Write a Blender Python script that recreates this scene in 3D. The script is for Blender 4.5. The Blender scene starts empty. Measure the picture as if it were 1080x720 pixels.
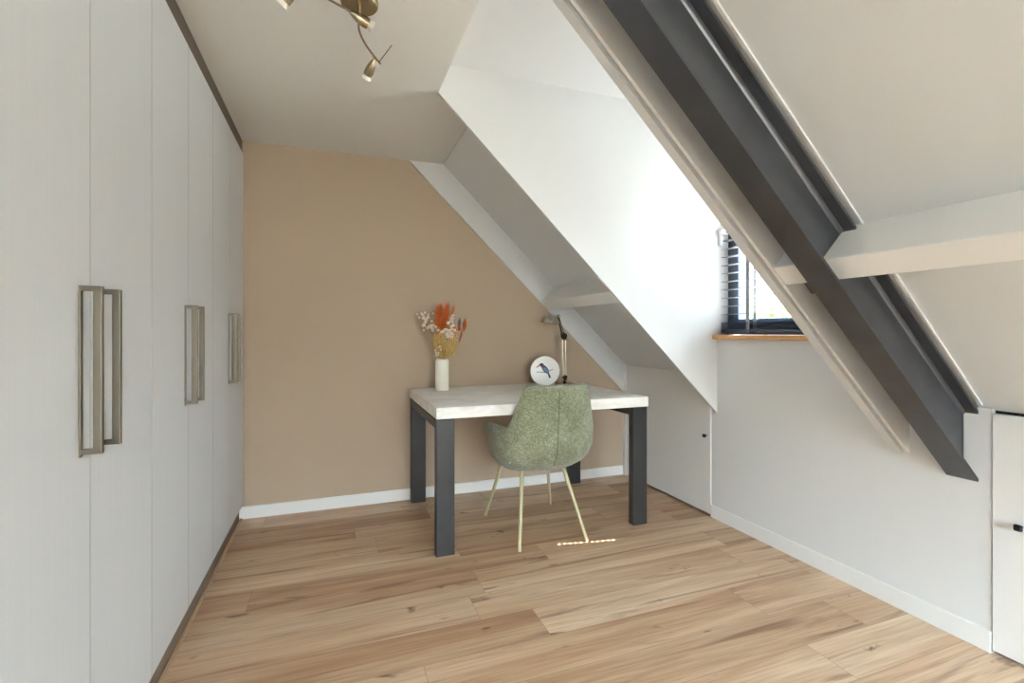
import bpy, bmesh, math, random
from mathutils import Vector, Matrix
random.seed(7)
scene = bpy.context.scene
COL = scene.collection
PI = math.pi

# ------------------------------------------------------------------ helpers
def lin(c):
    c = c / 255.0
    return c / 12.92 if c <= 0.04045 else ((c + 0.055) / 1.055) ** 2.4
def rgb(r, g, b): return (lin(r), lin(g), lin(b), 1.0)

def tag(o, label=None, cat=None, group=None, kind=None):
    if label: o['label'] = label
    if cat: o['category'] = cat
    if group: o['group'] = group
    if kind: o['kind'] = kind
    return o

def world_loc(o):
    v = Vector(o.location)
    while o.parent:
        o = o.parent; v += o.location
    return v

def obj(name, bm, m, parent=None, smooth=False, origin=None):
    """link a bmesh (built in place, world coordinates) as ONE mesh object"""
    bmesh.ops.recalc_face_normals(bm, faces=bm.faces)
    me = bpy.data.meshes.new(name)
    off = world_loc(parent) if parent else Vector(origin or (0, 0, 0))
    bmesh.ops.translate(bm, vec=-off, verts=bm.verts)
    bm.to_mesh(me); bm.free()
    o = bpy.data.objects.new(name, me); COL.objects.link(o)
    ms = m if isinstance(m, (list, tuple)) else [m]
    for x in ms: me.materials.append(x)
    if smooth:
        for p in me.polygons: p.use_smooth = True
        if smooth != 'all':
            me.set_sharp_from_angle(angle=math.radians(38))
    if parent: o.parent = parent
    else: o.location = off
    return o

def empty(name, loc, label, cat, group=None):
    o = bpy.data.objects.new(name, None); COL.objects.link(o)
    o.location = loc; o.empty_display_size = .1
    tag(o, label, cat, group, 'thing')
    return o

def struct(name, bm, m, parent=None, smooth=False):
    o = obj(name, bm, m, parent, smooth)
    if parent is None: o['kind'] = 'structure'
    return o

def NB(): return bmesh.new()

def box(bm, x0, x1, y0, y1, z0, z1, bev=0.0, mi=0, seg=2):
    r = bmesh.ops.create_cube(bm, size=1.0)
    vs = r['verts']
    for v in vs:
        v.co = Vector(((x0 + x1) / 2 + v.co.x * (x1 - x0), (y0 + y1) / 2 + v.co.y * (y1 - y0), (z0 + z1) / 2 + v.co.z * (z1 - z0)))
    fs = set(f for v in vs for f in v.link_faces)
    for f in fs: f.material_index = mi
    if bev > 0:
        es = set(e for v in vs for e in v.link_edges)
        bmesh.ops.bevel(bm, geom=list(es), offset=bev, segments=seg, profile=.5, affect='EDGES')

def prism(bm, pts, y0, y1, bev=0.0, mi=0):
    """xz polygon extruded along y"""
    a = [bm.verts.new((x, y0, z)) for x, z in pts]
    b = [bm.verts.new((x, y1, z)) for x, z in pts]
    n = len(pts)
    fs = [bm.faces.new(a), bm.faces.new(b[::-1])]
    for i in range(n):
        fs.append(bm.faces.new((a[i], b[i], b[(i + 1) % n], a[(i + 1) % n])))
    for f in fs: f.material_index = mi
    if bev:
        es = set(e for f in fs for e in f.edges)
        bmesh.ops.bevel(bm, geom=list(es), offset=bev, segments=2, profile=.5, affect='EDGES')

def tube(bm, pts, r, seg=10, caps=True, mi=0):
    """swept circle along a polyline; r a number or a list"""
    P = [Vector(p) for p in pts]
    R = r if isinstance(r, (list, tuple)) else [r] * len(P)
    rings = []
    up = None
    for i, p in enumerate(P):
        t = (P[min(i + 1, len(P) - 1)] - P[max(i - 1, 0)]).normalized()
        if up is None:
            up = Vector((0, 0, 1)) if abs(t.z) < .9 else Vector((1, 0, 0))
        a = t.cross(up)
        if a.length < 1e-6: a = t.orthogonal()
        a.normalize(); b = a.cross(t).normalized(); up = b
        rings.append([bm.verts.new(p + (a * math.cos(2 * PI * k / seg) + b * math.sin(2 * PI * k / seg)) * R[i]) for k in range(seg)])
    for i in range(len(rings) - 1):
        for k in range(seg):
            f = bm.faces.new((rings[i][k], rings[i][(k + 1) % seg], rings[i + 1][(k + 1) % seg], rings[i + 1][k])); f.material_index = mi
    if caps:
        f = bm.faces.new(rings[0][::-1]); f.material_index = mi
        f = bm.faces.new(rings[-1]); f.material_index = mi

def lathe(bm, prof, origin=(0, 0, 0), axis=(0, 0, 1), seg=32, rot=0, mi=0):
    """prof: (radius, height along the axis)"""
    q = Vector((0, 0, 1)).rotation_difference(Vector(axis).normalized())
    O = Vector(origin); rings = []
    for r, h in prof:
        if r < 1e-6:
            rings.append([bm.verts.new(O + q @ Vector((0, 0, h)))])
        else:
            rings.append([bm.verts.new(O + q @ Vector((r * math.cos(2 * PI * k / seg + rot), r * math.sin(2 * PI * k / seg + rot), h))) for k in range(seg)])
    for i in range(len(rings) - 1):
        A, B = rings[i], rings[i + 1]
        for k in range(seg):
            l = (k + 1) % seg
            if len(A) == 1 and len(B) == 1: continue
            if len(A) == 1: f = bm.faces.new((A[0], B[k], B[l]))
            elif len(B) == 1: f = bm.faces.new((A[k], A[l], B[0]))
            else: f = bm.faces.new((A[k], A[l], B[l], B[k]))
            f.material_index = mi
    if len(rings[0]) > 1: bm.faces.new(rings[0][::-1])
    if len(rings[-1]) > 1: bm.faces.new(rings[-1])

def ball(bm, c, r, u=8, v=6, sc=(1, 1, 1), mi=0, mat=None):
    M = Matrix.Translation(Vector(c)) @ (mat or Matrix()) @ Matrix.Diagonal((sc[0], sc[1], sc[2], 1))
    res = bmesh.ops.create_uvsphere(bm, u_segments=u, v_segments=v, radius=r, matrix=M)
    for x in res['verts']:
        for f in x.link_faces: f.material_index = mi

# ------------------------------------------------------------------ materials
def mat(name, color, rough=.5, metal=0.0, spec=.5, bump=0.0, bscale=40, noise=0.0, nscale=6, coat=0):
    m = bpy.data.materials.new(name); m.use_nodes = True
    nt = m.node_tree; b = nt.nodes['Principled BSDF']
    b.inputs['Base Color'].default_value = color
    b.inputs['Roughness'].default_value = rough
    b.inputs['Metallic'].default_value = metal
    b.inputs['Specular IOR Level'].default_value = spec
    if coat: b.inputs['Coat Weight'].default_value = coat
    tc = nt.nodes.new('ShaderNodeTexCoord')
    if noise > 0:
        n = nt.nodes.new('ShaderNodeTexNoise'); n.inputs['Scale'].default_value = nscale; n.inputs['Detail'].default_value = 5
        nt.links.new(tc.outputs['Object'], n.inputs['Vector'])
        r = nt.nodes.new('ShaderNodeValToRGB')
        r.color_ramp.elements[0].position = .3; r.color_ramp.elements[1].position = .7
        r.color_ramp.elements[0].color = tuple(c * (1 - noise) for c in color[:3]) + (1,)
        r.color_ramp.elements[1].color = tuple(min(1, c * (1 + noise)) for c in color[:3]) + (1,)
        nt.links.new(n.outputs['Fac'], r.inputs['Fac']); nt.links.new(r.outputs['Color'], b.inputs['Base Color'])
    if bump > 0:
        n2 = nt.nodes.new('ShaderNodeTexNoise'); n2.inputs['Scale'].default_value = bscale; n2.inputs['Detail'].default_value = 4
        nt.links.new(tc.outputs['Object'], n2.inputs['Vector'])
        bp = nt.nodes.new('ShaderNodeBump'); bp.inputs['Strength'].default_value = bump; bp.inputs['Distance'].default_value = .01
        nt.links.new(n2.outputs['Fac'], bp.inputs['Height']); nt.links.new(bp.outputs['Normal'], b.inputs['Normal'])
    return m

WHITE = mat('white_wall_paint', rgb(231, 232, 232), .65, bump=.04, bscale=220)
CEIL = mat('ceiling_paint', rgb(228, 226, 221), .75, bump=.05, bscale=180)
TRIMW = mat('white_satin_trim', rgb(241, 241, 239), .35)
SLOPE = mat('sloped_panel_paint', rgb(224, 226, 227), .6)
TAN = mat('taupe_wall_paint', rgb(190, 170, 147), .75, bump=.05, bscale=200, noise=.015, nscale=3)
STEEL = mat('dark_painted_steel', rgb(98, 101, 106), .36, metal=.75, spec=.6, bump=.03, bscale=90, noise=.12, nscale=7)
LEGM = mat('raw_anthracite_steel', rgb(56, 56, 56), .4, metal=.3, noise=.1, nscale=9)
NICKEL = mat('brushed_nickel', rgb(128, 122, 110), .38, metal=.85)
BRONZE = mat('brushed_bronze_nickel', rgb(172, 158, 132), .26, metal=.95)
CHROME = mat('polished_chrome', rgb(205, 196, 182), .14, metal=1.0)
DARKM = mat('dark_lamp_metal', rgb(70, 62, 54), .35, metal=.8)
BLACK = mat('black_plastic', rgb(30, 30, 34), .4)
NAVY = mat('navy_window_frame', rgb(62, 74, 92), .4)
PLINTH = mat('grey_brown_plinth', rgb(122, 106, 90), .5, noise=.08, nscale=12)
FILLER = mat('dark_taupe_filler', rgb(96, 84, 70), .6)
EDGE_SHADE = mat('grey_edge_shade', rgb(138, 134, 127), .6)
GAP = mat('shadow_gap_black', rgb(40, 36, 32), .9)
EDGE = mat('light_wood_edging', rgb(196, 164, 130), .5)
OAK = mat('oak_sill', rgb(214, 160, 106), .45, noise=.1, nscale=14)
SLAT = mat('pale_blind_slat', rgb(146, 147, 150), .4)
TAPE = mat('grey_ladder_tape', rgb(150, 150, 152), .8)
CERAM = mat('matt_white_ceramic', rgb(248, 242, 229), .4)
PLATE = mat('white_plate', rgb(250, 248, 244), .25)
SAGE = mat('sage_metal', rgb(190, 184, 146), .4, metal=.15)
SEAM = mat('sage_seam_thread', rgb(106, 118, 92), .9)

def wood_white():
    m = mat('white_foil_door', rgb(222, 222, 219), .45)
    nt = m.node_tree; b = nt.nodes['Principled BSDF']
    tc = nt.nodes.new('ShaderNodeTexCoord'); mp = nt.nodes.new('ShaderNodeMapping')
    mp.inputs['Scale'].default_value = (1, 160, 2.2)
    n = nt.nodes.new('ShaderNodeTexNoise'); n.inputs['Scale'].default_value = 1; n.inputs['Detail'].default_value = 3
    r = nt.nodes.new('ShaderNodeValToRGB')
    r.color_ramp.elements[0].color = rgb(214, 217, 220); r.color_ramp.elements[1].color = rgb(217, 220, 222)
    r.color_ramp.elements[0].position = .3; r.color_ramp.elements[1].position = .7
    bp = nt.nodes.new('ShaderNodeBump'); bp.inputs['Strength'].default_value = .05; bp.inputs['Distance'].default_value = .001
    L = nt.links.new
    L(tc.outputs['Object'], mp.inputs['Vector']); L(mp.outputs['Vector'], n.inputs['Vector'])
    L(n.outputs['Fac'], r.inputs['Fac']); L(r.outputs['Color'], b.inputs['Base Color'])
    L(n.outputs['Fac'], bp.inputs['Height']); L(bp.outputs['Normal'], b.inputs['Normal'])
    return m
DOORM = wood_white()

def floor_mat():
    m = bpy.data.materials.new('oak_plank_floor'); m.use_nodes = True
    nt = m.node_tree; b = nt.nodes['Principled BSDF']; N = nt.nodes.new; L = nt.links.new
    tc = N('ShaderNodeTexCoord'); sep = N('ShaderNodeSeparateXYZ'); L(tc.outputs['Object'], sep.inputs[0])
    def math_(op, a, bb=None, clamp=False):
        n = N('ShaderNodeMath'); n.operation = op; n.use_clamp = clamp
        for i, x in enumerate((a, bb)):
            if x is None: continue
            if isinstance(x, (int, float)): n.inputs[i].default_value = x
            else: L(x, n.inputs[i])
        return n.outputs[0]
    W, LEN = .19, 1.38
    yy = math_('ADD', sep.outputs[1], 10 + PLANK_Y)
    row = math_('FLOOR', math_('DIVIDE', yy, W))
    fy = math_('FRACT', math_('DIVIDE', yy, W))
    wn = N('ShaderNodeTexWhiteNoise'); wn.noise_dimensions = '1D'; L(row, wn.inputs['W'])
    xx = math_('ADD', math_('ADD', sep.outputs[0], 20), math_('MULTIPLY', wn.outputs['Value'], LEN))
    colm = math_('FLOOR', math_('DIVIDE', xx, LEN)); fx = math_('FRACT', math_('DIVIDE', xx, LEN))
    pid = math_('ADD', math_('MULTIPLY', row, 7.31), math_('MULTIPLY', colm, 3.77))
    wn2 = N('ShaderNodeTexWhiteNoise'); wn2.noise_dimensions = '1D'; L(pid, wn2.inputs['W'])
    # grain coordinates: shifted per plank, stretched along x
    off = N('ShaderNodeCombineXYZ'); L(math_('MULTIPLY', wn2.outputs['Value'], 37.0), off.inputs[0]); L(math_('MULTIPLY', wn2.outputs['Value'], 91.0), off.inputs[1]); L(pid, off.inputs[2])
    ad = N('ShaderNodeVectorMath'); ad.operation = 'ADD'; L(tc.outputs['Object'], ad.inputs[0]); L(off.outputs[0], ad.inputs[1])
    def noise(scale, det, vec, dist=0.0, rough=.55):
        mp = N('ShaderNodeMapping'); mp.inputs['Scale'].default_value = scale; L(vec, mp.inputs['Vector'])
        n = N('ShaderNodeTexNoise'); n.inputs['Scale'].default_value = 1; n.inputs['Detail'].default_value = det
        n.inputs['Distortion'].default_value = dist; n.inputs['Roughness'].default_value = rough
        L(mp.outputs[0], n.inputs['Vector']); return n.outputs['Fac']
    broad = noise((.55, 7.5, 1), 4, ad.outputs[0], .9)
    fine = noise((4, 110, 1), 4, ad.outputs[0], .3)
    dark = noise((.9, 10, 1), 4, ad.outputs[0], 1.2)
    knot = noise((4.6, 13, 1), 3, ad.outputs[0], .8)
    def ramp(f, *st):
        r = N('ShaderNodeValToRGB'); e = r.color_ramp.elements
        while len(e) < len(st): e.new(.5)
        for x, (p, c) in zip(e, st): x.position = p; x.color = c
        L(f, r.inputs['Fac']); return r.outputs['Color']
    def mix(bt, fac, a, c):
        n = N('ShaderNodeMix'); n.data_type = 'RGBA'; n.blend_type = bt
        if isinstance(fac, (int, float)): n.inputs['Factor'].default_value = fac
        else: L(fac, n.inputs['Factor'])
        L(a, n.inputs[6])
        if isinstance(c, tuple): n.inputs[7].default_value = c
        else: L(c, n.inputs[7])
        return n.outputs[2]
    base = ramp(broad, (.30, rgb(186, 146, 114)), (.42, rgb(210, 175, 142)), (.56, rgb(226, 197, 166)), (.72, rgb(238, 215, 188)))
    g = ramp(fine, (.3, rgb(205, 200, 195)), (.6, rgb(255, 255, 255)))
    c = mix('MULTIPLY', .55, base, g)
    tone = ramp(wn2.outputs['Value'], (0, rgb(214, 200, 186)), (.5, rgb(240, 234, 228)), (1, rgb(255, 255, 255)))
    c = mix('MULTIPLY', .85, c, tone)
    dmask = math_('MULTIPLY', ramp(dark, (.58, (0, 0, 0, 1)), (.70, (1, 1, 1, 1))), .78)
    c = mix('MIX', dmask, c, rgb(132, 98, 73))
    kmask = math_('MULTIPLY', ramp(knot, (.655, (0, 0, 0, 1)), (.75, (1, 1, 1, 1))), .8)
    c = mix('MIX', kmask, c, rgb(84, 60, 46))
    # thin bevel lines between boards
    ey = math_('MINIMUM', fy, math_('SUBTRACT', 1, fy)); ex = math_('MULTIPLY', math_('MINIMUM', fx, math_('SUBTRACT', 1, fx)), LEN / W)
    e = math_('LESS_THAN', math_('MINIMUM', ey, ex), .006)
    c = mix('MIX', math_('MULTIPLY', e, .45), c, rgb(110, 82, 62))
    L(c, b.inputs['Base Color'])
    b.inputs['Roughness'].default_value = .42; b.inputs['Specular IOR Level'].default_value = .4
    bp = N('ShaderNodeBump'); bp.inputs['Strength'].default_value = .08; bp.inputs['Distance'].default_value = .002
    L(fine, bp.inputs['Height']); L(bp.outputs[0], b.inputs['Normal'])
    return m
PLANK_Y = .09
FLOORM = floor_mat()

def concrete():
    m = mat('white_concrete_look', rgb(226, 223, 214), .5)
    nt = m.node_tree; b = nt.nodes['Principled BSDF']; N = nt.nodes.new; L = nt.links.new
    tc = N('ShaderNodeTexCoord'); mp = N('ShaderNodeMapping'); mp.inputs['Scale'].default_value = (3, 5, 9)
    n = N('ShaderNodeTexNoise'); n.inputs['Scale'].default_value = 1.6; n.inputs['Detail'].default_value = 8; n.inputs['Roughness'].default_value = .65; n.inputs['Distortion'].default_value = .8
    r = N('ShaderNodeValToRGB'); e = r.color_ramp.elements
    e[0].position = .32; e[0].color = rgb(226, 223, 214); e[1].position = .6; e[1].color = rgb(250, 248, 243)
    L(tc.outputs['Object'], mp.inputs[0]); L(mp.outputs[0], n.inputs['Vector']); L(n.outputs['Fac'], r.inputs['Fac']); L(r.outputs['Color'], b.inputs['Base Color'])
    bp = N('ShaderNodeBump'); bp.inputs['Strength'].default_value = .15; bp.inputs['Distance'].default_value = .003
    L(n.outputs['Fac'], bp.inputs['Height']); L(bp.outputs[0], b.inputs['Normal'])
    return m
CONC = concrete()

def fabric():
    m = bpy.data.materials.new('sage_chenille'); m.use_nodes = True
    nt = m.node_tree; b = nt.nodes['Principled BSDF']; N = nt.nodes.new; L = nt.links.new
    tc = N('ShaderNodeTexCoord')
    def noi(sc, det):
        mp = N('ShaderNodeMapping'); mp.inputs['Scale'].default_value = sc; L(tc.outputs['Object'], mp.inputs[0])
        n = N('ShaderNodeTexNoise'); n.inputs['Scale'].default_value = 1; n.inputs['Detail'].default_value = det; n.inputs['Roughness'].default_value = .7
        L(mp.outputs[0], n.inputs['Vector']); return n.outputs['Fac']
    a = noi((70, 70, 330), 2); c = noi((330, 330, 60), 2); d = noi((9, 9, 7), 4)
    ad = N('ShaderNodeMath'); ad.operation = 'ADD'; L(a, ad.inputs[0]); L(c, ad.inputs[1])
    ad2 = N('ShaderNodeMath'); ad2.operation = 'MULTIPLY_ADD'; L(d, ad2.inputs[0]); ad2.inputs[1].default_value = .55; L(ad.outputs[0], ad2.inputs[2])
    r = N('ShaderNodeValToRGB'); e = r.color_ramp.elements
    mr = N('ShaderNodeMapRange'); mr.inputs['From Min'].default_value = .62; mr.inputs['From Max'].default_value = 1.92
    L(ad2.outputs[0], mr.inputs['Value']); L(mr.outputs[0], r.inputs['Fac'])
    e[0].position = .2; e[0].color = rgb(84, 89, 66); e[1].position = .8; e[1].color = rgb(186, 190, 168)
    x = e.new(.5); x.color = rgb(132, 137, 110)
    L(r.outputs['Color'], b.inputs['Base Color'])
    b.inputs['Roughness'].default_value = .9; b.inputs['Specular IOR Level'].default_value = .2
    b.inputs['Sheen Weight'].default_value = .35; b.inputs['Sheen Roughness'].default_value = .5
    bp = N('ShaderNodeBump'); bp.inputs['Strength'].default_value = .5; bp.inputs['Distance'].default_value = .003
    L(ad.outputs[0], bp.inputs['Height']); L(bp.outputs[0], b.inputs['Normal'])
    return m
FAB = fabric()

def glass_mat():
    m = bpy.data.materials.new('window_glass'); m.use_nodes = True
    nt = m.node_tree; N = nt.nodes.new; L = nt.links.new
    for n in list(nt.nodes):
        if n.type != 'OUTPUT_MATERIAL': nt.nodes.remove(n)
    out = [n for n in nt.nodes if n.type == 'OUTPUT_MATERIAL'][0]
    t = N('ShaderNodeBsdfTransparent'); t.inputs[0].default_value = (.96, .98, .97, 1)
    g = N('ShaderNodeBsdfGlossy'); g.inputs['Roughness'].default_value = .02
    mx = N('ShaderNodeMixShader'); lw = N('ShaderNodeLayerWeight'); pw = N('ShaderNodeMath'); pw.operation = 'POWER'; pw.inputs[1].default_value = 4.5
    L(lw.outputs['Facing'], pw.inputs[0]); fr = N('ShaderNodeMapRange'); fr.inputs['To Min'].default_value = .02; fr.inputs['To Max'].default_value = .6
    L(pw.outputs[0], fr.inputs['Value']); L(fr.outputs[0], mx.inputs[0]); L(t.outputs[0], mx.inputs[1]); L(g.outputs[0], mx.inputs[2]); L(mx.outputs[0], out.inputs[0])
    return m
GLASS = glass_mat()

def emis(name, col, st):
    m = bpy.data.materials.new(name); m.use_nodes = True
    b = m.node_tree.nodes['Principled BSDF']
    b.inputs['Base Color'].default_value = col
    b.inputs['Emission Color'].default_value = col; b.inputs['Emission Strength'].default_value = st
    return m
BULB = mat('halogen_lamp_glass', rgb(235, 233, 226), .08, spec=.9)

# ------------------------------------------------------------------ measures
H = 2.3565                       # flat ceiling
XW = -.5214                      # wardrobe fronts
XK = 2.2297                      # knee wall
YB = 3.4017                      # far wall
YC = 2.384                       # dormer cheek
XC = .4915; K = 1.033            # roof slope: x + K z = XC + K H + o
C0 = XC + K * H
ZD = 2.50                        # dormer ceiling
YF = -3.2                        # wall behind the camera
Y2 = 1.345                       # inner face of the nearer dormer side
def SX(o, z): return C0 + o - K * z
def SZ(o, x): return (C0 + o - x) / K
def band(o0, o1, z1, x1):        # xz polygon between two slope planes, level cut at the top, plumb cut at x1
    return [(SX(o0, z1), z1), (SX(o1, z1), z1), (x1, SZ(o1, x1)), (x1, SZ(o0, x1))]

# ------------------------------------------------------------------ setting
b = NB(); box(b, -1.2, 2.45, YF - .1, 3.5, -.08, 0); struct('floor', b, FLOORM)

b = NB()
box(b, -1.2, .731, YC + .02, 3.5, H, H + .145)
box(b, -1.2, XC, Y2 - .03, YC + .02, H, H + .145)
box(b, -1.2, .74, YF - .1, Y2 - .03, H, H + .145)
struct('ceiling', b, CEIL)
b = NB(); box(b, XC - .05, 2.45, Y2 - .06, YC + .06, ZD, ZD + .1); struct('ceiling_dormer', b, WHITE)

b = NB(); box(b, -1.2, 2.45, YB + .012, YB + .1, 0, H + .1); struct('wall_back', b, TAN)
b = NB(); box(b, -1.22, -1.13, YF - .1, 3.5, 0, H + .1); struct('wall_left', b, WHITE)

# wall behind the camera; its unseen wide window is added for fill light
b = NB()
WX0, WX1, WZ0, WZ1 = -.15, 1.5, .45, 2.2
box(b, -1.2, WX0, YF - .1, YF, 0, H + .1); box(b, WX1, 2.45, YF - .1, YF, 0, H + .1)
box(b, WX0, WX1, YF - .1, YF, 0, WZ0); box(b, WX0, WX1, YF - .1, YF, WZ1, H + .1)
struct('wall_front', b, WHITE)
b = NB()
for x0, x1 in ((WX0, WX0 + .05), (WX1 - .05, WX1), (.675, .725)):
    box(b, x0, x1, YF - .08, YF - .02, WZ0, WZ1, .004)
box(b, WX0, WX1, YF - .08, YF - .02, WZ0, WZ0 + .05, .004); box(b, WX0, WX1, YF - .08, YF - .02, WZ1 - .05, WZ1, .004)
w2 = struct('window_fill', b, NAVY)
b = NB(); box(b, WX0 + .04, WX1 - .04, YF - .055, YF - .05, WZ0 + .04, WZ1 - .04); obj('glass_pane', b, GLASS, w2)

# knee wall + dormer window wall (one wall, plumb over its whole height)
OY0, OY1, OZ0, OZ1 = 1.45, YC, 1.12, 2.28       # window opening
b = NB()
XO = 2.42
WF = XK + .008                                  # wall face
# nearer piece beside the beam, carrying the post
box(b, WF, XO, 1.044, 1.128, 0, .858)
box(b, WF, XO, 1.044, 1.086, .858, .884)
box(b, WF, XO, 1.128, 1.215, 0, .6085)            # under the steel beam
box(b, WF, XO, 1.142, 1.215, .6085, .84)
box(b, WF, XO, 1.215, Y2 + .04, 0, .88)
box(b, WF, XO, Y2 + .04, YC + .045, 0, OZ0)
box(b, WF, XO, Y2 - .02, OY0, OZ0, ZD + .05)
box(b, WF, XO, OY0, OY1, OZ1, ZD + .05)
box(b, XK + .06, XO, YC + .045, 3.5, 0, .95)    # behind the far cupboard door
box(b, XK + .06, XO, YF, 1.044, 0, .95)         # behind the nearer cupboard door
bmesh.ops.remove_doubles(b, verts=b.verts, dist=1e-5)
struct('wall_right', b, WHITE)

# dormer sides
def cheek(y0, y1, o, name):
    b = NB(); prism(b, [(XC + o + .001, ZD + .02), (XO, ZD + .02), (XO, OZ0 - .1), (WF + .001, OZ0 - .1), (WF + .001, SZ(o, WF)), (XC + o + .001, H)], y0, y1)
    return struct(name, b, WHITE)
cheek(YC, YC + .018, -.004, 'wall_dormer_far')
b = NB(); prism(b, [(SX(.012, H), H), (XO, H + .1), (XO, .6), (WF + .002, SZ(.012, WF))], YC + .018, YC + .03); struct('wall_dormer_backing', b, WHITE)
cheek(Y2, Y2 + .038, -.006, 'wall_dormer_near')

# roof slope panels
b = NB(); prism(b, band(.24, .31, H + .12, XO), YC + .02, 3.5); struct('wall_slope_far', b, SLOPE)
b = NB(); prism(b, band(.24, .31, H + .12, XO), YF - .1, Y2 + .01); struct('wall_slope_near', b, SLOPE)
# dark joint where the far slope meets the flat ceiling
b = NB(); box(b, .731, .738, YC + .03, YB - .02, H - .0005, H + .04); struct('trim_joint', b, GAP)

# painted verge board on the gable, following the slope
b = NB()
prism(b, [(SX(0, H), H), (SX(.245, H), H), (XK + .03, SZ(.245, XK + .03)), (XK + .03, SZ(0, XK + .03))], YB - .004, YB + .02)
struct('trim_verge', b, SLOPE)
b = NB(); box(b, XK - .004, XK + .06, YB - .03, YB + .02, 0, .93, .002); struct('trim_corner', b, TRIMW)

# the stepped rafter casing on the nearer dormer side
b = NB()
prism(b, band(.075, .25, H + .05, WF + .02), Y2 - .018, Y2)
prism(b, band(-.004, .25, H + .05, WF + .02), Y2 - .033, Y2 - .018, .002)
struct('trim_rafter', b, TRIMW)

# purlin, square to the slope
d = Vector((K, -1)).normalized(); n = Vector((1, K)).normalized()
p0 = Vector((1.486, SZ(0, 1.486)))
def purlin(y0, y1, name):
    q = [p0, p0 + d * .088, p0 + d * .088 + n * .19, p0 + n * .19]
    b = NB(); prism(b, [(v.x, v.y) for v in q], y0, y1, .004)
    return struct(name, b, TRIMW)
purlin(YC + .03, YB - .003, 'trim_purlin_far')
purlin(1.139, Y2 - .032, 'trim_purlin_short')
purlin(YF, 1.131, 'trim_purlin_near')

# baseboards
b = NB(); box(b, XW - .030, XK - .006, YB, YB + .013, 0, .076, .003); struct('baseboard_back', b, TRIMW)
b = NB(); box(b, XK - .002, WF + .004, 1.044, 2.428, 0, .078, .003); struct('baseboard_right', b, TRIMW)

# cupboard doors in the knee wall
def knob(y, z, parent):
    b = NB(); lathe(b, [(.005, 0), (.005, .014)], (XK + .004, y, z), (-1, 0, 0), 12)
    box(b, XK - .024, XK - .010, y - .011, y + .011, z - .011, z + .011, .004)
    k = obj('door_knob', b, BLACK, parent, True); k['label'] = 'small square black knob'
b = NB(); box(b, XK + .002, XK + .020, 2.434, YB - .034, .014, .893, .0015)
d1 = struct('door_1', b, TRIMW); knob(2.468, .505, d1)
b = NB(); box(b, XK + .004, XK + .022,   .30, 1.0415, .014, .868, .0015)
d2 = struct('door_2', b, TRIMW); knob(.962, .487, d2)
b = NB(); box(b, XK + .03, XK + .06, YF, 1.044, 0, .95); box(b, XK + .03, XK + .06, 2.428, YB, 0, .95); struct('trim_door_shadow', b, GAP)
b = NB(); box(b, XK + .004, XK + .022, YF, .296, 0, .868, .0015); struct('trim_knee_panel', b, TRIMW)

# ------------------------------------------------------------------ window and blind
FX = 2.325
b = NB()
def framebox(b, y0, y1, z0, z1, w, x0, x1):
    box(b, x0, x1, y0, y0 + w, z0, z1, .003); box(b, x0, x1, y1 - w, y1, z0, z1, .003)
    box(b, x0, x1, y0 + w, y1 - w, z0, z0 + w, .003); box(b, x0, x1, y0 + w, y1 - w, z1 - w, z1, .003)
framebox(b, OY0, OY1, OZ0 + .028, OZ1, .045, FX, FX + .07)
win = struct('window_1', b, NAVY)
b = NB(); framebox(b, OY0 + .035, OY1 - .035, OZ0 + .063, OZ1 - .035, .06, FX - .012, FX + .05)
sash = obj('sash', b, NAVY, win)
b = NB(); box(b, FX + .015, FX + .021, OY0 + .09, OY1 - .09, OZ0 + .12, OZ1 - .09); obj('glass_pane', b, GLASS, sash)
b = NB(); box(b, XK - .028, FX + .02, OY0 - .02, YC + .004, 1.120, 1.147, .003)
sill = struct('window_sill', b, OAK, win); sill['label'] = 'oak window sill'
# blind
YB0, YB1 = 1.47, YC - .012
BX = 2.283
bl = empty('venetian_blind', (BX, (YB0 + YB1) / 2, 1.15), 'pale slatted blind hanging before the dark-framed dormer window', 'blind')
b = NB(); HY = 2.198
zs = []
z = 1.272
while z < 2.2:
    zs.append(z); z += .0505
rnd = random.Random(3)
for z in zs:
    t = .0017
    # each slat is punched for its lift cord near one end
    if z > 1.85:
        box(b, BX - .024, BX + .024, YB0, YB1, z - t, z + t); continue
    hy, hx = .0055, .0040
    box(b, BX - .024, BX + .024, YB0, HY - hy, z - t, z + t)
    box(b, BX - .024, BX + .024, HY + hy, YB1, z - t, z + t)
    box(b, BX - .024, BX - hx, HY - hy, HY + hy, z - t, z + t)
    box(b, BX + hx, BX + .024, HY - hy, HY + hy, z - t, z + t)
obj('slats', b, SLAT, bl)
b = NB()
for k in range(4): box(b, BX - .024, BX + .024, YB0, YB1, 1.186 + k * .011, 1.189 + k * .011)
obj('stacked_slats', b, NAVY, bl)
b = NB(); box(b, BX - .026, BX + .026, YB0, YB1, 1.158, 1.178, .004); br = obj('bottom_rail', b, NAVY, bl)
for yy in (HY - .034, 1.66):
    b = NB(); box(b, BX - .029, BX + .029, yy - .016, yy + .016, 1.154, 1.182, .003); obj('rail_clip', b, NAVY, br)
b = NB(); box(b, BX - .028, BX + .028, YB0, YB1, 2.215, 2.262, .003); obj('headrail', b, SLAT, bl)
for yy in (HY - .034, 1.66):
    b = NB(); box(b, BX - .0275, BX - .0265, yy - .0125, yy + .0125, 1.16, 2.22); box(b, BX + .0265, BX + .0275, yy - .0125, yy + .0125, 1.16, 2.22)
    obj('ladder_tape', b, TAPE, bl)
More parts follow.
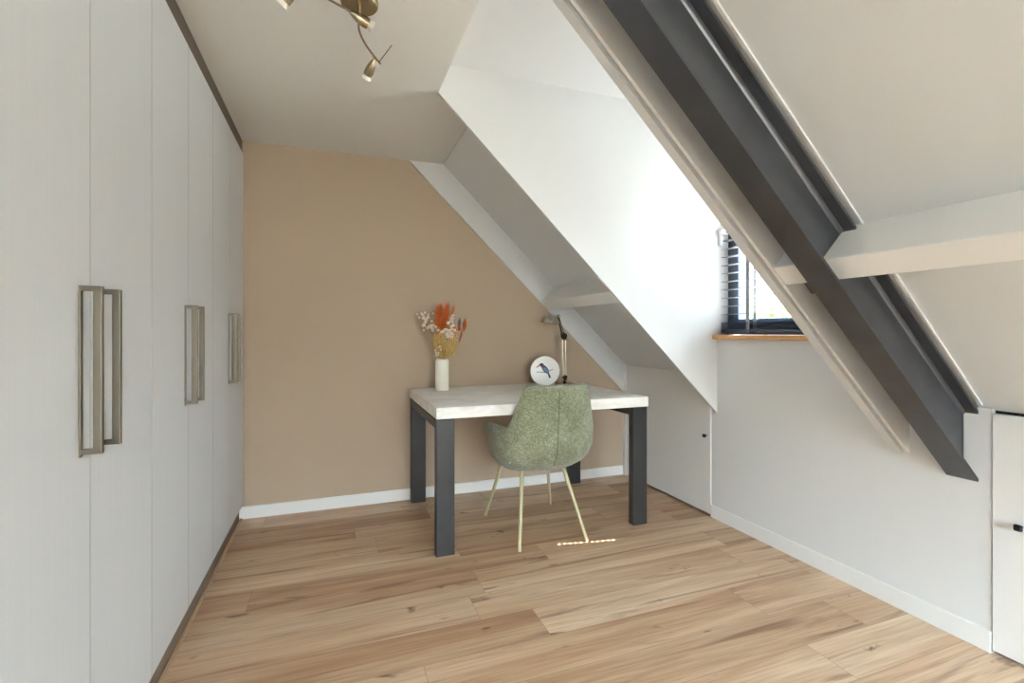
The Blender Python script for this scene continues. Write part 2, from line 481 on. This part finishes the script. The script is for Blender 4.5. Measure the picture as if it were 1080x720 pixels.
# white catch fixed on the reveal
b = NB(); box(b, 2.246, 2.262, YC - .022, YC - .0005, 1.70, 1.80, .003); box(b, 2.236, 2.285, YC - .040, YC - .018, 1.765, 1.795, .005)
tag(obj('blind_bracket', b, TRIMW, origin=(2.254, YC - .02, 1.7)), 'small white bracket on the white reveal beside the window blind', 'bracket', kind='thing')

# ------------------------------------------------------------------ steel I-beam
b = NB()
tf = .0125
zt = H + .06; xe = XK + .04
def sb(o0, o1, y0, y1): prism(b, band(o0, o1, zt, xe), y0, y1)
oA, oB = -.06, .212
sb(oA, oA + tf, 1.083, 1.183)                   # bottom flange
sb(oB - tf, oB, 1.083, 1.183)                   # top flange
sb(oA + tf, oB - tf, 1.131, 1.139)              # web
# root fillets
def fil(o, do):
    pts = []
    for a, c in ((0, 1), (.3, .5), (.5, .3), (1, 0)):
        pts.append((o + do * a * .016, 1.131 - c * .011))
    for (o1, y1), (o2, y2) in zip(pts, pts[1:]):
        A = [(SX(o1, zt), y1, zt), (SX(o2, zt), y2, zt), (xe, y2, SZ(o2, xe)), (xe, y1, SZ(o1, xe))]
        b.faces.new([b.verts.new(p) for p in A])
fil(oB - tf, -1); fil(oA + tf, 1)
beam = obj('steel_beam', b, STEEL, origin=(XK, 1.13, .62))
tag(beam, 'dark steel I-beam running down the slope into the white knee wall', 'beam', kind='thing')
# small cleat under the short purlin piece
b = NB()
c = p0 + d * .088
q = [c + d * .001, c + d * .05, c + n * .05 + d * .001]
prism(b, [(v.x, v.y) for v in q], 1.184, 1.24)
g = obj('cleat', b, STEEL, beam)
# filler lip between beam and slope panel
b = NB(); prism(b, band(.230, .245, H + .03, WF), 1.070, 1.081, .001); struct('trim_lip', b, SLOPE)

# ------------------------------------------------------------------ wardrobe
ZT, ZB = 2.259, .106
def handle(y, parent):
    b = NB(); w = .0065; z0, z1 = .893, 1.263
    box(b, XW, XW + .004, y - w, y + w, z0 - .006, z1, .0008)
    box(b, XW + .003, XW + .042, y - w, y + w, z0, z0 + .0115, .001); box(b, XW + .003, XW + .042, y - w, y + w, z1 - .0115, z1, .001)
    box(b, XW + .0255, XW + .042, y - w, y + w, z0, z1, .0015)
    return obj('handle', b, NICKEL, parent)
def shade_edges(b):
    # shade of the narrow gaps painted as grey on the upright door edges
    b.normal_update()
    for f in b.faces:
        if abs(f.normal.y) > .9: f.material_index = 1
def wardrobe(y0):
    t = empty('wardrobe_unit', (-.82, y0 + .4, 0), '', 'wardrobe', 'white two-door wardrobe units along the wall')
    b = NB(); box(b, -1.12, XW - .0205, y0 + .002, y0 + .798, .10, ZT, .001); obj('carcass', b, FILLER, t)
    b = NB(); box(b, XW - .020, XW, y0 + .0013, y0 + .3987, ZB, ZT); shade_edges(b); d = obj('door', b, [DOORM, EDGE_SHADE], t); handle(y0 + .351, d)
    b = NB(); box(b, XW - .020, XW, y0 + .4013, y0 + .7987, ZB, ZT); shade_edges(b); d = obj('door', b, [DOORM, EDGE_SHADE], t); handle(y0 + .449, d)
    b = NB(); box(b, -1.10, XW - .022, y0 + .001, y0 + .799, 0, .099); o = obj('plinth', b, PLINTH, t); o['label'] = 'dark brown plinth'
    return t
def copy_thing(t, loc):
    r = t.copy(); COL.objects.link(r); r.location = loc
    for ch in [o for o in bpy.data.objects if o.parent == t]:
        c = ch.copy(); COL.objects.link(c); c.parent = r
        for g in [o for o in bpy.data.objects if o.parent == ch]:
            e = g.copy(); COL.objects.link(e); e.parent = c
    return r
W0 = wardrobe(.971)
W0['label'] = 'white two-door wardrobe unit farthest from the taupe wall, cut off by the photo edge'
W1 = copy_thing(W0, (-.82, 2.171, 0)); W1['label'] = 'white two-door wardrobe unit in the middle of the row, second from the taupe wall'
W2 = copy_thing(W0, (-.82, 2.971, 0)); W2['label'] = 'white two-door wardrobe unit standing right against the taupe wall'
b = NB(); box(b, -1.12, XW - .004, 3.3725, YB - .001, .10, ZT - .001); struct('trim_filler', b, TRIMW)
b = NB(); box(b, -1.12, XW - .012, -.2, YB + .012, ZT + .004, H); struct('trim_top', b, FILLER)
b = NB(); box(b, XW - .0218, XW - .009, .1, YB, 0, .009, .002); struct('trim_floor_edge', b, EDGE)

# ------------------------------------------------------------------ desk
X0, X1, YD0, YD1, ZTAB = .493, 1.783, 2.455, 3.385, .775
desk = empty('desk', ((X0 + X1) / 2, (YD0 + YD1) / 2, 0), 'desk with thick whitewashed top on flat black steel legs', 'desk')
b = NB(); box(b, X0, X1, YD0, YD1, .715, ZTAB, .004); o = obj('tabletop', b, CONC, desk); o['label'] = 'thick mottled off-white tabletop'
for xa, xb in ((X0 + .004, X0 + .102), (X1 - .092, X1 + .006)):
    for ya, yb in ((2.478, 2.528), (3.322, 3.372)):
        b = NB(); box(b, xa, xb, ya, yb, 0, .7105, .003); obj('leg', b, LEGM, desk)
    b = NB(); box(b, xa, xb, 2.528, 3.322, .660, .7105, .003); obj('side_rail', b, LEGM, desk)

# ------------------------------------------------------------------ chair
CX, CY = 1.132, 2.637
chair = empty('armchair', (CX, CY, 0), 'sage green upholstered tub chair on four thin legs, pulled up to the desk', 'chair')
def sst(a, c, x):
    x = max(0, min(1, (x - a) / (c - a))); return x * x * (3 - 2 * x)
def lerp(a, c, t): return a + (c - a) * t
def shell_pt(t, v):
    ph = math.radians(t * 104); s = abs(t)
    W, D = .298, .285
    sg = 1 if t >= 0 else -1
    px_ = W * sg * abs(math.sin(ph)) ** .93
    py_ = -D * max(0, math.cos(ph)) ** .50 if abs(ph) < PI / 2 else D * 1.0 * (abs(ph) - PI / 2) * .45
    ztop = lerp(.876, .648, sst(.37, .60, s)); ztop = lerp(ztop, .632, sst(.80, 1.0, s)); ztop -= .012 * math.exp(-(t / .12) ** 2)
    zmid = lerp(.60, .545, sst(.5, .8, s))
    # bowl below, wall above
    if v < .35:
        q = v / .35; a = q * PI / 2
        sc = lerp(.30, 1.0, math.sin(a) ** .8); z = lerp(.384, zmid, (1 - math.cos(a)) ** 1.1)
    else:
        q = (v - .35) / .65; sc = 1.0; z = lerp(zmid, ztop, q)
    hgt = max(0, (z - .60) / .27)
    x = px_ * sc; y = py_ * sc
    # back narrows towards the top and leans
    x *= 1 - .085 * hgt ** 1.5 * (1 - sst(.55, .9, s))
    y += -.028 * hgt * (1 - sst(.45, .8, s))
    x *= 1 + .09 * sst(.55, 1, s) * min(1, q if v >= .35 else 0)
    return Vector((CX + x, CY + .005 + y, z))
b = NB(); NU, NV = 48, 20
g = [[b.verts.new(shell_pt(-1 + 2 * i / NU, j / NV)) for j in range(NV + 1)] for i in range(NU + 1)]
for i in range(NU):
    for j in range(NV): b.faces.new((g[i][j], g[i + 1][j], g[i + 1][j + 1], g[i][j + 1]))
sh = obj('shell', b, FAB, chair, 'all')
# inward thickness with a rounded rim
md = sh.modifiers.new('Solidify', 'SOLIDIFY'); md.thickness = .034; md.offset = -1
md = sh.modifiers.new('Bevel', 'BEVEL'); md.width = .016; md.segments = 3; md.limit_method = 'ANGLE'; md.angle_limit = math.radians(50)
# seam up the middle of the back
b = NB(); tube(b, [shell_pt(0, v / 30) + Vector((0, -.0012, 0)) for v in range(5, 30)], .0024, 6); obj('seam', b, SEAM, sh, True)
b = NB(); q = shell_pt(-.60, .20); box(b, q.x - .003, q.x + .003, q.y - .004, q.y + .002, q.z, q.z + .022); o = obj('label_tab', b, TRIMW, sh); o['label'] = 'tiny white fabric tab'
# seat cushion
b = NB()
def cush(k, z, s):
    a = 2 * PI * k / 40; c, e = math.cos(a), math.sin(a)
    x = .25 * s * math.copysign(abs(c) ** .6, c); y = .23 * s * math.copysign(abs(e) ** .6, e)
    return Vector((CX + x, CY + .055 + y, z))
rings = [[b.verts.new(cush(k, z, s)) for k in range(40)] for z, s in ((.385, .7), (.39, .86), (.425, .985), (.455, 1.0), (.48, .985), (.495, .93), (.502, .8), (.505, .5))]
for A, B in zip(rings, rings[1:]):
    for k in range(40): b.faces.new((A[k], A[(k + 1) % 40], B[(k + 1) % 40], B[k]))
b.faces.new(rings[0]); b.faces.new(rings[-1])
obj('seat', b, FAB, chair, 'all')
feet = [((.924, 2.392), (1.0, 2.545)), ((1.325, 2.385), (1.245, 2.545)), ((.905, 2.945), (.985, 2.80)), ((1.375, 2.985), (1.275, 2.82))]
for (fx, fy), (tx, ty) in feet:
    b = NB(); tube(b, [(fx, fy, 0), (lerp(fx, tx, .5), lerp(fy, ty, .5), .205), (tx, ty, .41)], [.0095, .0105, .012], 12)
    obj('leg', b, SAGE, chair, True)

# ------------------------------------------------------------------ vase and dried flowers
VX, VY = .685, 3.215
b = NB(); prof = [(0, 0), (.043, 0), (.0475, .006), (.0475, .190), (.044, .203), (.036, .208), (.032, .205), (.032, .06), (0, .06)]
lathe(b, prof, (VX, VY, ZTAB), seg=10, rot=.1)
tag(obj('vase', b, CERAM, None, True, (VX, VY, ZTAB)), 'slim faceted white vase holding dried flowers on the desk', 'vase', kind='thing')
PXM = .0063
ORANGE = mat('dried_orange', rgb(238, 134, 72), .8); RUST = mat('dried_rust', rgb(196, 96, 66), .8)
PALE = mat('dried_white_blossom', rgb(238, 226, 210), .8); GOLD = mat('dried_gold_grass', rgb(222, 186, 112), .8)
STEM = mat('dried_stem', rgb(176, 146, 84), .8); GREYL = mat('dried_grey_leaf', rgb(164, 152, 146), .8); PEACH = mat('dried_peach', rgb(232, 170, 128), .8)
rng = random.Random(11)
def tipw(u, v, dy=0.0):
    # offsets from the vase mouth along the wall, in metres
    return Vector((VX + (u - 466) * PXM, VY + dy, ZTAB + .205 + (379 - v) * PXM))
def stempath(tip, bend=.0):
    a = Vector((VX + rng.uniform(-.014, .014), VY + rng.uniform(-.014, .014), ZTAB + .066)); m = Vector((VX + (tip.x - VX) * .16, VY + (tip.y - VY) * .16, ZTAB + .21))
    P = []
    for k in range(9):
        t = k / 8
        if t < .35: p = a.lerp(m, t / .35)
        else:
            q = (t - .35) / .65; p = m.lerp(tip, q) + Vector((bend * math.sin(PI * q), 0, 0))
        P.append(p)
    return P
def flower(name, label, cat, group, tip, maker, bend=0.0, sr=.0014):
    e = empty(name, (VX, VY, ZTAB + .066), label, cat, group)
    P = stempath(tip, bend)
    b = NB(); tube(b, P, sr, 6); obj('stem', b, STEM, e, True)
    maker(e, P); return e
def plume(L, r, m):
    def f(e, P):
        tip = P[-1]; dirv = (P[-1] - P[-3]).normalized(); b = NB()
        for k in range(int(300 * r / .02)):
            t = rng.random(); base = tip - dirv * L * (1 - t)
            a = rng.uniform(0, 2 * PI); side = Vector((math.cos(a), math.sin(a), 0)); side = (side - dirv * side.dot(dirv)).normalized()
            w = r * (.35 + .9 * math.sin(PI * min(1, .15 + .8 * t)))
            end = base + side * w * rng.uniform(.5, 1.15) + dirv * rng.uniform(.018, .055)
            s2 = dirv.cross(side) * .0017
            mid = base.lerp(end, .55) + side * .002
            vs = [b.verts.new(p) for p in (base - s2 * .5, mid - s2, end, mid + s2, base + s2 * .5)]
            b.faces.new(vs)
        obj('plume', b, m, e)
    return f
def blossoms(n, spread, m, rad=.0055, down=.05):
    def f(e, P):
        b = NB(); bs = NB(); tip = P[-1]
        for k in range(n):
            c = tip + Vector((rng.gauss(0, spread), rng.gauss(0, spread * .7), rng.gauss(0, spread)))
            tube(bs, [tip - Vector((0, 0, down)) + Vector((VX - tip.x, 0, 0)) * .12, c.lerp(tip, .4) - Vector((0, 0, down * .3)), c], .0006, 4)
            for j in range(5):
                a = 2 * PI * j / 5 + k
                ball(b, c + Vector((math.cos(a), rng.uniform(-.5, .5), math.sin(a))) * rad * .7, rad * rng.uniform(.5, .75), 6, 4)
        obj('twigs', bs, STEM, e); obj('blossom', b, m, e, 'all')
    return f
def grains(L, m):
    def f(e, P):
        b = NB(); tip = P[-1]; dirv = (P[-1] - P[-2]).normalized()
        for k in range(34):
            t = k / 34; c = tip - (P[-1] - P[-4]).normalized() * L * (1 - t); a = k * 2.4
            c = c + Vector((math.cos(a), math.sin(a), 0)) * rng.uniform(.004, .016)
            ball(b, c, .0048, 6, 5, (.7, .7, 1.7))
        obj('seed_head', b, m, e, 'all')
    return f
def leafblade(L, w, m):
    def f(e, P):
        b = NB(); tip = P[-1]; dv = Vector((.12, 0, 1)).normalized(); sd = Vector((1, -.35, 0)).normalized()
        A = []
        for k in range(9):
            t = k / 8; ww = w * math.sin(PI * min(.97, .08 + .9 * t)); c = tip + dv * L * (t - .5) + Vector((0, -.004 * math.sin(PI * t), 0))
            A.append((b.verts.new(c - sd * ww), b.verts.new(c + Vector((0, -.004, 0))), b.verts.new(c + sd * ww)))
        for p, q in zip(A, A[1:]):
            b.faces.new((p[0], p[1], q[1], q[0])); b.faces.new((p[1], p[2], q[2], q[1]))
        r = bmesh.ops.solidify(b, geom=list(b.faces), thickness=.004)
        obj('petal', b, m, e, 'all')
    return f
GV = 'dried flowers in the white vase'
flower('dried_plume', 'broad orange feathery plume rising upright above the white vase', 'dried flower', GV, tipw(463, 326), plume(.19, .044, ORANGE))
flower('dried_plume', 'orange feathery plume beside the broad one, tip leaning towards the window', 'dried flower', GV, tipw(470, 324, -.02), plume(.17, .032, ORANGE))
flower('dried_plume', 'thin orange spray arching out over the white blossoms', 'dried flower', GV, tipw(478, 326), plume(.07, .007, ORANGE), -.01)
flower('blossom_sprig', 'airy white blossom sprig reaching out furthest towards the wardrobes', 'dried flower', GV, tipw(448, 336), blossoms(20, .024, PALE, .0065), -.02)
flower('blossom_sprig', 'bright white blossom sprig drooping low on the wardrobe side of the bouquet', 'dried flower', GV, tipw(453, 344, -.02), blossoms(14, .019, PALE, .0085), -.02)
flower('blossom_sprig', 'dense white blossom sprig in the middle of the bouquet below the orange plumes', 'dried flower', GV, tipw(471, 350, -.035), blossoms(26, .026, PALE, .009))
flower('blossom_sprig', 'tall pale blossom sprig standing between the orange plumes', 'dried flower', GV, tipw(475, 337, -.02), blossoms(16, .018, PALE, .0065))
flower('blossom_sprig', 'peach blossom sprig beside the dense white blossoms', 'dried flower', GV, tipw(476, 348, -.025), blossoms(18, .022, PEACH, .0075))
flower('blossom_sprig', 'pale blossom sprig low down by the vase rim', 'dried flower', GV, tipw(461, 369, -.04), blossoms(8, .014, PALE, .006, .015))
for (u, v, bd) in ((458, 352, -.02), (461, 345, -.012), (466, 350, .0), (471, 352, .01), (476, 357, .02), (480, 352, .016), (463, 357, -.01), (473, 360, .008), (468, 358, -.004), (483, 358, .03)):
    flower('grass_stem', 'golden dried grass stem among the lower bouquet', 'dried flower', 'golden grass stems in the white vase', tipw(u, v, rng.uniform(-.03, .02)), grains(.12, GOLD), bd)
flower('dried_petal', 'long bright orange curled petal on the window side of the bouquet', 'dried flower', GV, tipw(490.5, 342), leafblade(.09, .014, ORANGE), .02)
flower('dried_petal', 'grey-lilac curled leaf next to the long orange petal', 'dried flower', GV, tipw(485, 341, .01), leafblade(.085, .012, GREYL), .02)
flower('rust_sprig', 'rust red sprig dangling below the grey-lilac leaf', 'dried flower', GV, tipw(486, 354, -.01), plume(.05, .006, RUST), .03)
flower('rust_sprig', 'rust red bud next to the peach blossoms', 'dried flower', GV, tipw(480, 346, -.02), blossoms(6, .009, RUST, .009), .015)

# ------------------------------------------------------------------ plate with a bird
PC = Vector((1.444, 3.222, ZTAB + .1075)); PR = .107
pd = empty('decorative_plate', (PC.x, PC.y, ZTAB), 'round white plate with a blue bird picture, standing on the desk', 'plate')
ax = Vector((-.36, -.92, .10)).normalized()
b = NB(); lathe(b, [(0, -.008), (PR * .9, -.008), (PR, -.004), (PR, .004), (PR - .003, .0075), (PR - .010, .0055), (0, .0055)], PC, ax, 56)
obj('disc', b, PLATE, pd, True)
rx = Vector((0, 0, 1)).cross(ax).normalized(); uy = ax.cross(rx)
BLUE = mat('bird_blue', rgb(62, 84, 112), .6); DKB = mat('bird_dark', rgb(38, 46, 62), .6); BEAK = mat('bird_beak', rgb(232, 150, 84), .6); TWIG = mat('bird_twig', rgb(176, 104, 92), .6); LTB = mat('bird_light_blue', rgb(110, 142, 168), .6)
b = NB()
def patch(pts, mi, h):
    vs = [b.verts.new(PC + ax * h + rx * x * PR + uy * y * PR) for x, y in pts]
    f = b.faces.new(vs); f.material_index = mi
    lo = [b.verts.new(PC + ax * .005 + rx * x * PR + uy * y * PR) for x, y in pts]
    n_ = len(pts)
    for i in range(n_):
        f = b.faces.new((vs[i], vs[(i + 1) % n_], lo[(i + 1) % n_], lo[i])); f.material_index = mi
def ell(cx, cy, a, c, rot, mi, h, n_=18):
    cr, sr_ = math.cos(rot), math.sin(rot)
    patch([(cx + a * math.cos(2 * PI * k / n_) * cr - c * math.sin(2 * PI * k / n_) * sr_, cy + a * math.cos(2 * PI * k / n_) * sr_ + c * math.sin(2 * PI * k / n_) * cr) for k in range(n_)], mi, h)
patch([(-.58, -.10), (-.3, -.10), (0, -.13), (.3, -.02), (.58, .10), (.56, .13), (.3, .03), (0, -.08), (-.3, -.05), (-.57, -.06)], 3, .0063)
ell(.02, .10, .34, .17, -.95, 0, .0068)
ell(.04, .06, .22, .10, -.85, 4, .0073)
ell(-.22, .40, .15, .115, -.3, 1, .0070)
ell(-.17, .30, .10, .10, 0, 0, .0071)
patch([(-.30, .44), (-.40, .42), (-.56, .30), (-.62, .18), (-.52, .22), (-.40, .28), (-.31, .33)], 2, .0066)
patch([(.16, -.08), (.26, -.12), (.40, -.46), (.30, -.50), (.22, -.34)], 1, .0069)
obj('bird_picture', b, [BLUE, DKB, BEAK, TWIG, LTB], pd)
b = NB()
foot = Vector((PC.x, PC.y, ZTAB)) - ax * 0
tube(b, [PC - ax * .009 + Vector((0, 0, .03)), Vector((PC.x + .025, PC.y + .07, ZTAB + .004))], .0035, 8)
tube(b, [Vector((PC.x + .025, PC.y + .07, ZTAB + .004)), Vector((PC.x - .005, PC.y + .0, ZTAB + .004))], .0035, 8)
obj('stand', b, DARKM, pd, True)

# ------------------------------------------------------------------ desk lamp
LX, LY = 1.617, 3.235
dl = empty('desk_lamp', (LX, LY, ZTAB), 'jointed chrome desk lamp behind the bird plate', 'lamp')
b = NB(); lathe(b, [(0, 0), (.070, 0), (.072, .006), (.066, .014), (.03, .022), (.018, .034), (.012, .04), (0, .04)], (LX, LY, ZTAB), seg=40); obj('base', b, CHROME, dl, True)
kn = Vector((LX - .008, LY, ZTAB + .056)); el = Vector((1.603, LY, 1.137)); hd = Vector((1.552, LY - .01, 1.283)); 
b = NB(); lathe(b, [(0, -.016), (.015, -.016), (.017, 0), (.015, .016), (0, .016)], kn, (0, 1, 0), 20); tube(b, [Vector((LX, LY, ZTAB + .035)), kn], .008, 10); obj('base_joint', b, DARKM, dl, True)
b = NB()
for sx in (-.012, .012):
    tube(b, [kn + Vector((sx, 0, 0)), kn.lerp(el, .93) + Vector((sx * 1.1, 0, 0))], .0058, 10)
tube(b, [kn + Vector((0, .012, .01)), kn.lerp(el, .45) + Vector((0, .012, 0))], .006, 10)
obj('lower_arm', b, CHROME, dl, True)
b = NB(); lathe(b, [(0, -.014), (.020, -.014), (.024, 0), (.020, .014), (0, .014)], el, (0, 1, 0), 24)
prism(b, [(el.x - .014, el.z - .03), (el.x + .016, el.z - .03), (el.x + .022, el.z + .005), (el.x - .004, el.z + .03), (el.x - .026, el.z + .015)], el.y - .006, el.y + .006)
obj('elbow', b, DARKM, dl, True)
b = NB(); tube(b, [el + Vector((-.012, 0, 0)), hd + Vector((-.004, 0, 0))], .0066, 10); tube(b, [el + Vector((.004, 0, .01)), hd + Vector((.008, 0, -.01))], .003, 8); obj('upper_arm', b, DARKM, dl, True)
b = NB(); ball(b, hd, .014, 14, 10); tube(b, [hd, hd + Vector((-.035, -.005, -.012))], .007, 10); obj('shade_joint', b, CHROME, dl, True)
sa = Vector((.12, -.05, .98)).normalized()
sc_ = Vector((1.478, LY - .02, 1.228))
b = NB(); pr = [(.069, 0), (.068, .012), (.062, .032), (.050, .050), (.032, .062), (.014, .066), (.013, .068), (0, .068)]
lathe(b, pr + [], sc_, sa, 36)
fs = [f for f in b.faces if len(f.verts) > 30 and (f.calc_center_median() - sc_).length < .01]
bmesh.ops.delete(b, geom=fs, context='FACES_ONLY')
s_ = obj('lamp_shade', b, CHROME, dl, True); md = s_.modifiers.new('Solidify', 'SOLIDIFY'); md.thickness = .002
b = NB(); ball(b, sc_ + sa * .026, .022, 14, 10); obj('bulb', b, CERAM, s_, True)

# ------------------------------------------------------------------ ceiling spotlight
cl = empty('ceiling_spotlight', (.088, 1.828, H), 'brushed metal spotlight rail with adjustable heads hanging from the ceiling', 'ceiling light')
b = NB(); lathe(b, [(0, 0), (.066, 0), (.066, -.012), (.062, -.018), (0, -.018)], (.088, 1.828, H), seg=48); obj('ceiling_plate', b, BRONZE, cl, True)
b = NB(); tube(b, [(.088, 1.828, H - .01), (.088, 1.828, 2.305)], .0065, 12); obj('stem', b, BRONZE, cl, True)
def cr(P, n_=8):
    out = []; P = [Vector(p) for p in P]
    for i in range(len(P) - 1):
        a, bb, c, dd = P[max(0, i - 1)], P[i], P[i + 1], P[min(len(P) - 1, i + 2)]
        for k in range(n_):
            t = k / n_
            out.append(.5 * ((2 * bb) + (c - a) * t + (2 * a - 5 * bb + 4 * c - dd) * t * t + (3 * bb - a - 3 * c + dd) * t ** 3))
    out.append(P[-1]); return out
b = NB(); tube(b, cr([(-.17, 1.60, 2.303), (-.09, 1.715, 2.303), (-.011, 1.778, 2.303), (.060, 1.815, 2.303), (.088, 1.830, 2.303), (.0885, 1.895, 2.302), (.102, 1.955, 2.301), (.135, 2.03, 2.300), (.186, 2.118, 2.299)]), .0042, 10)
obj('rail', b, BRONZE, cl, True)
b = NB(); tube(b, [(.181, 2.106, 2.299), (.217, 1.966, 2.299)], .0022, 8); obj('cross_rod', b, BRONZE, cl, True)
def head(a, e, stem_from):
    a, e = Vector(a), Vector(e); dv = (e - a); L = dv.length; dv.normalize()
    b = NB(); lathe(b, [(0, 0), (.006, .001), (.010, L * .16), (.0165, L * .45), (.0195, L * .8), (.0185, L), (.0165, L), (.015, L * .8), (0, L * .75)], a, dv, 28)
    tube(b, [stem_from, a + dv * L * .12], .004, 8)
    h_ = obj('spot_head', b, BRONZE, cl, True)
    b = NB(); lathe(b, [(0, L * .76), (.012, L * .84), (.013, L + .003), (.021, L + .016), (.019, L + .016), (.010, L + .004), (0, L + .003)], a, dv, 24); obj('lamp_glass', b, BULB, h_, True)
    return e + dv * .02, dv
h1 = head((.055, 1.813, 2.298), (.118, 1.836, 2.284), (.062, 1.815, 2.303))
h2 = head((.160, 2.074, 2.292), (.136, 2.128, 2.248), (.150, 2.056, 2.300))
h3 = head((-.10, 1.70, 2.296), (-.15, 1.73, 2.235), (-.10, 1.70, 2.303))

# ------------------------------------------------------------------ tree seen through the window
TG = mat('tree_leaves', rgb(120, 160, 60), .8); TB = mat('tree_bark', rgb(96, 78, 60), .9)
tr = empty('garden_tree', (14.0, 12.6, -3.0), 'leafy green tree far outside the window', 'tree')
b = NB(); tube(b, [(14, 12.6, -3), (14.05, 12.6, -.4), (13.95, 12.65, 1.6)], [.16, .12, .05], 10); obj('trunk', b, TB, tr, True)
b = NB(); rr = random.Random(5)
for k in range(900):
    a, e_, q = rr.uniform(0, 2 * PI), rr.uniform(-1, 1), rr.random() ** .4
    c = Vector((14 + .75 * q * math.cos(a) * math.sqrt(1 - e_ * e_), 12.6 + .75 * q * math.sin(a) * math.sqrt(1 - e_ * e_), 1.9 + .55 * q * e_))
    u_ = Vector((rr.gauss(0, 1), rr.gauss(0, 1), rr.gauss(0, 1))).normalized() * .09; w_ = u_.orthogonal().normalized() * .05
    b.faces.new([b.verts.new(p) for p in (c - u_, c + w_, c + u_, c - w_)])
lo_ = obj('foliage', b, TG, tr)

# ------------------------------------------------------------------ light
sun = bpy.data.lights.new('sun', 'SUN'); sun.energy = 60.0; sun.angle = math.radians(.15); sun.color = (1, .93, .82)
so = bpy.data.objects.new('sun', sun); COL.objects.link(so); so.location = (6, 1, 8)
SD = Vector((1, -.183, 1.63)).normalized()
so.rotation_euler = SD.to_track_quat('Z', 'Y').to_euler()

w = bpy.data.worlds.new('world'); scene.world = w; w.use_nodes = True
nt = w.node_tree; bg = nt.nodes['Background']
tc = nt.nodes.new('ShaderNodeTexCoord'); sp = nt.nodes.new('ShaderNodeSeparateXYZ'); nt.links.new(tc.outputs['Generated'], sp.inputs[0])
rp = nt.nodes.new('ShaderNodeValToRGB'); e = rp.color_ramp.elements
mr = nt.nodes.new('ShaderNodeMapRange'); mr.inputs['From Min'].default_value = -1; nt.links.new(sp.outputs[2], mr.inputs['Value']); nt.links.new(mr.outputs[0], rp.inputs['Fac'])
e[0].position = 0; e[0].color = (.09, .09, .08, 1)
e[1].position = 1; e[1].color = (.66, .80, 1.0, 1)
for p_, c_ in ((.485, (.09, .09, .08, 1)), (.50, (.15, .155, .16, 1)), (.58, (.17, .18, .19, 1)), (.68, (.71, .85, 1.0, 1))):
    x = e.new(p_); x.color = c_
nt.links.new(rp.outputs['Color'], bg.inputs['Color'])
# sky made brighter away from the dormer side, to add fill from behind
m2 = nt.nodes.new('ShaderNodeMapRange'); m2.inputs['From Min'].default_value = -.2; m2.inputs['From Max'].default_value = .8
m2.inputs['To Min'].default_value = 40.0; m2.inputs['To Max'].default_value = 7.2
nt.links.new(sp.outputs[0], m2.inputs['Value']); nt.links.new(m2.outputs[0], bg.inputs['Strength'])
bg.inputs['Strength'].default_value = 9.0

# glow added below the horizon on the window side, lifts the dormer ceiling
bg2 = nt.nodes.new('ShaderNodeBackground'); bg2.inputs['Color'].default_value = (1, .98, .94, 1)
gz = nt.nodes.new('ShaderNodeMapRange'); gz.inputs['From Min'].default_value = -.03; gz.inputs['From Max'].default_value = -.12
gx = nt.nodes.new('ShaderNodeMapRange'); gx.inputs['From Min'].default_value = .05; gx.inputs['From Max'].default_value = .4; gx.inputs['To Max'].default_value = 3.0
gm = nt.nodes.new('ShaderNodeMath'); gm.operation = 'MULTIPLY'
nt.links.new(sp.outputs[2], gz.inputs['Value']); nt.links.new(sp.outputs[0], gx.inputs['Value'])
nt.links.new(gz.outputs[0], gm.inputs[0]); nt.links.new(gx.outputs[0], gm.inputs[1]); nt.links.new(gm.outputs[0], bg2.inputs['Strength'])
ash = nt.nodes.new('ShaderNodeAddShader'); wo = [q for q in nt.nodes if q.type == 'OUTPUT_WORLD'][0]
nt.links.new(bg.outputs[0], ash.inputs[0]); nt.links.new(bg2.outputs[0], ash.inputs[1]); nt.links.new(ash.outputs[0], wo.inputs['Surface'])

# ------------------------------------------------------------------ camera
cam = bpy.data.cameras.new('camera'); co = bpy.data.objects.new('camera', cam); COL.objects.link(co)
co.location = (0, 0, 1.16); co.rotation_euler = (PI / 2, 0, -.3533)
cam.sensor_width = 36; cam.lens = 36 * 510.7 / 1080
cam.shift_y = -(360 - 350.7) / 1080 
cam.clip_start = .05
scene.camera = co
scene.view_settings.view_transform = 'Standard'; scene.view_settings.look = 'None'
scene.view_settings.gamma = 1; scene.view_settings.use_curve_mapping = False
scene.view_settings.exposure = 1.5
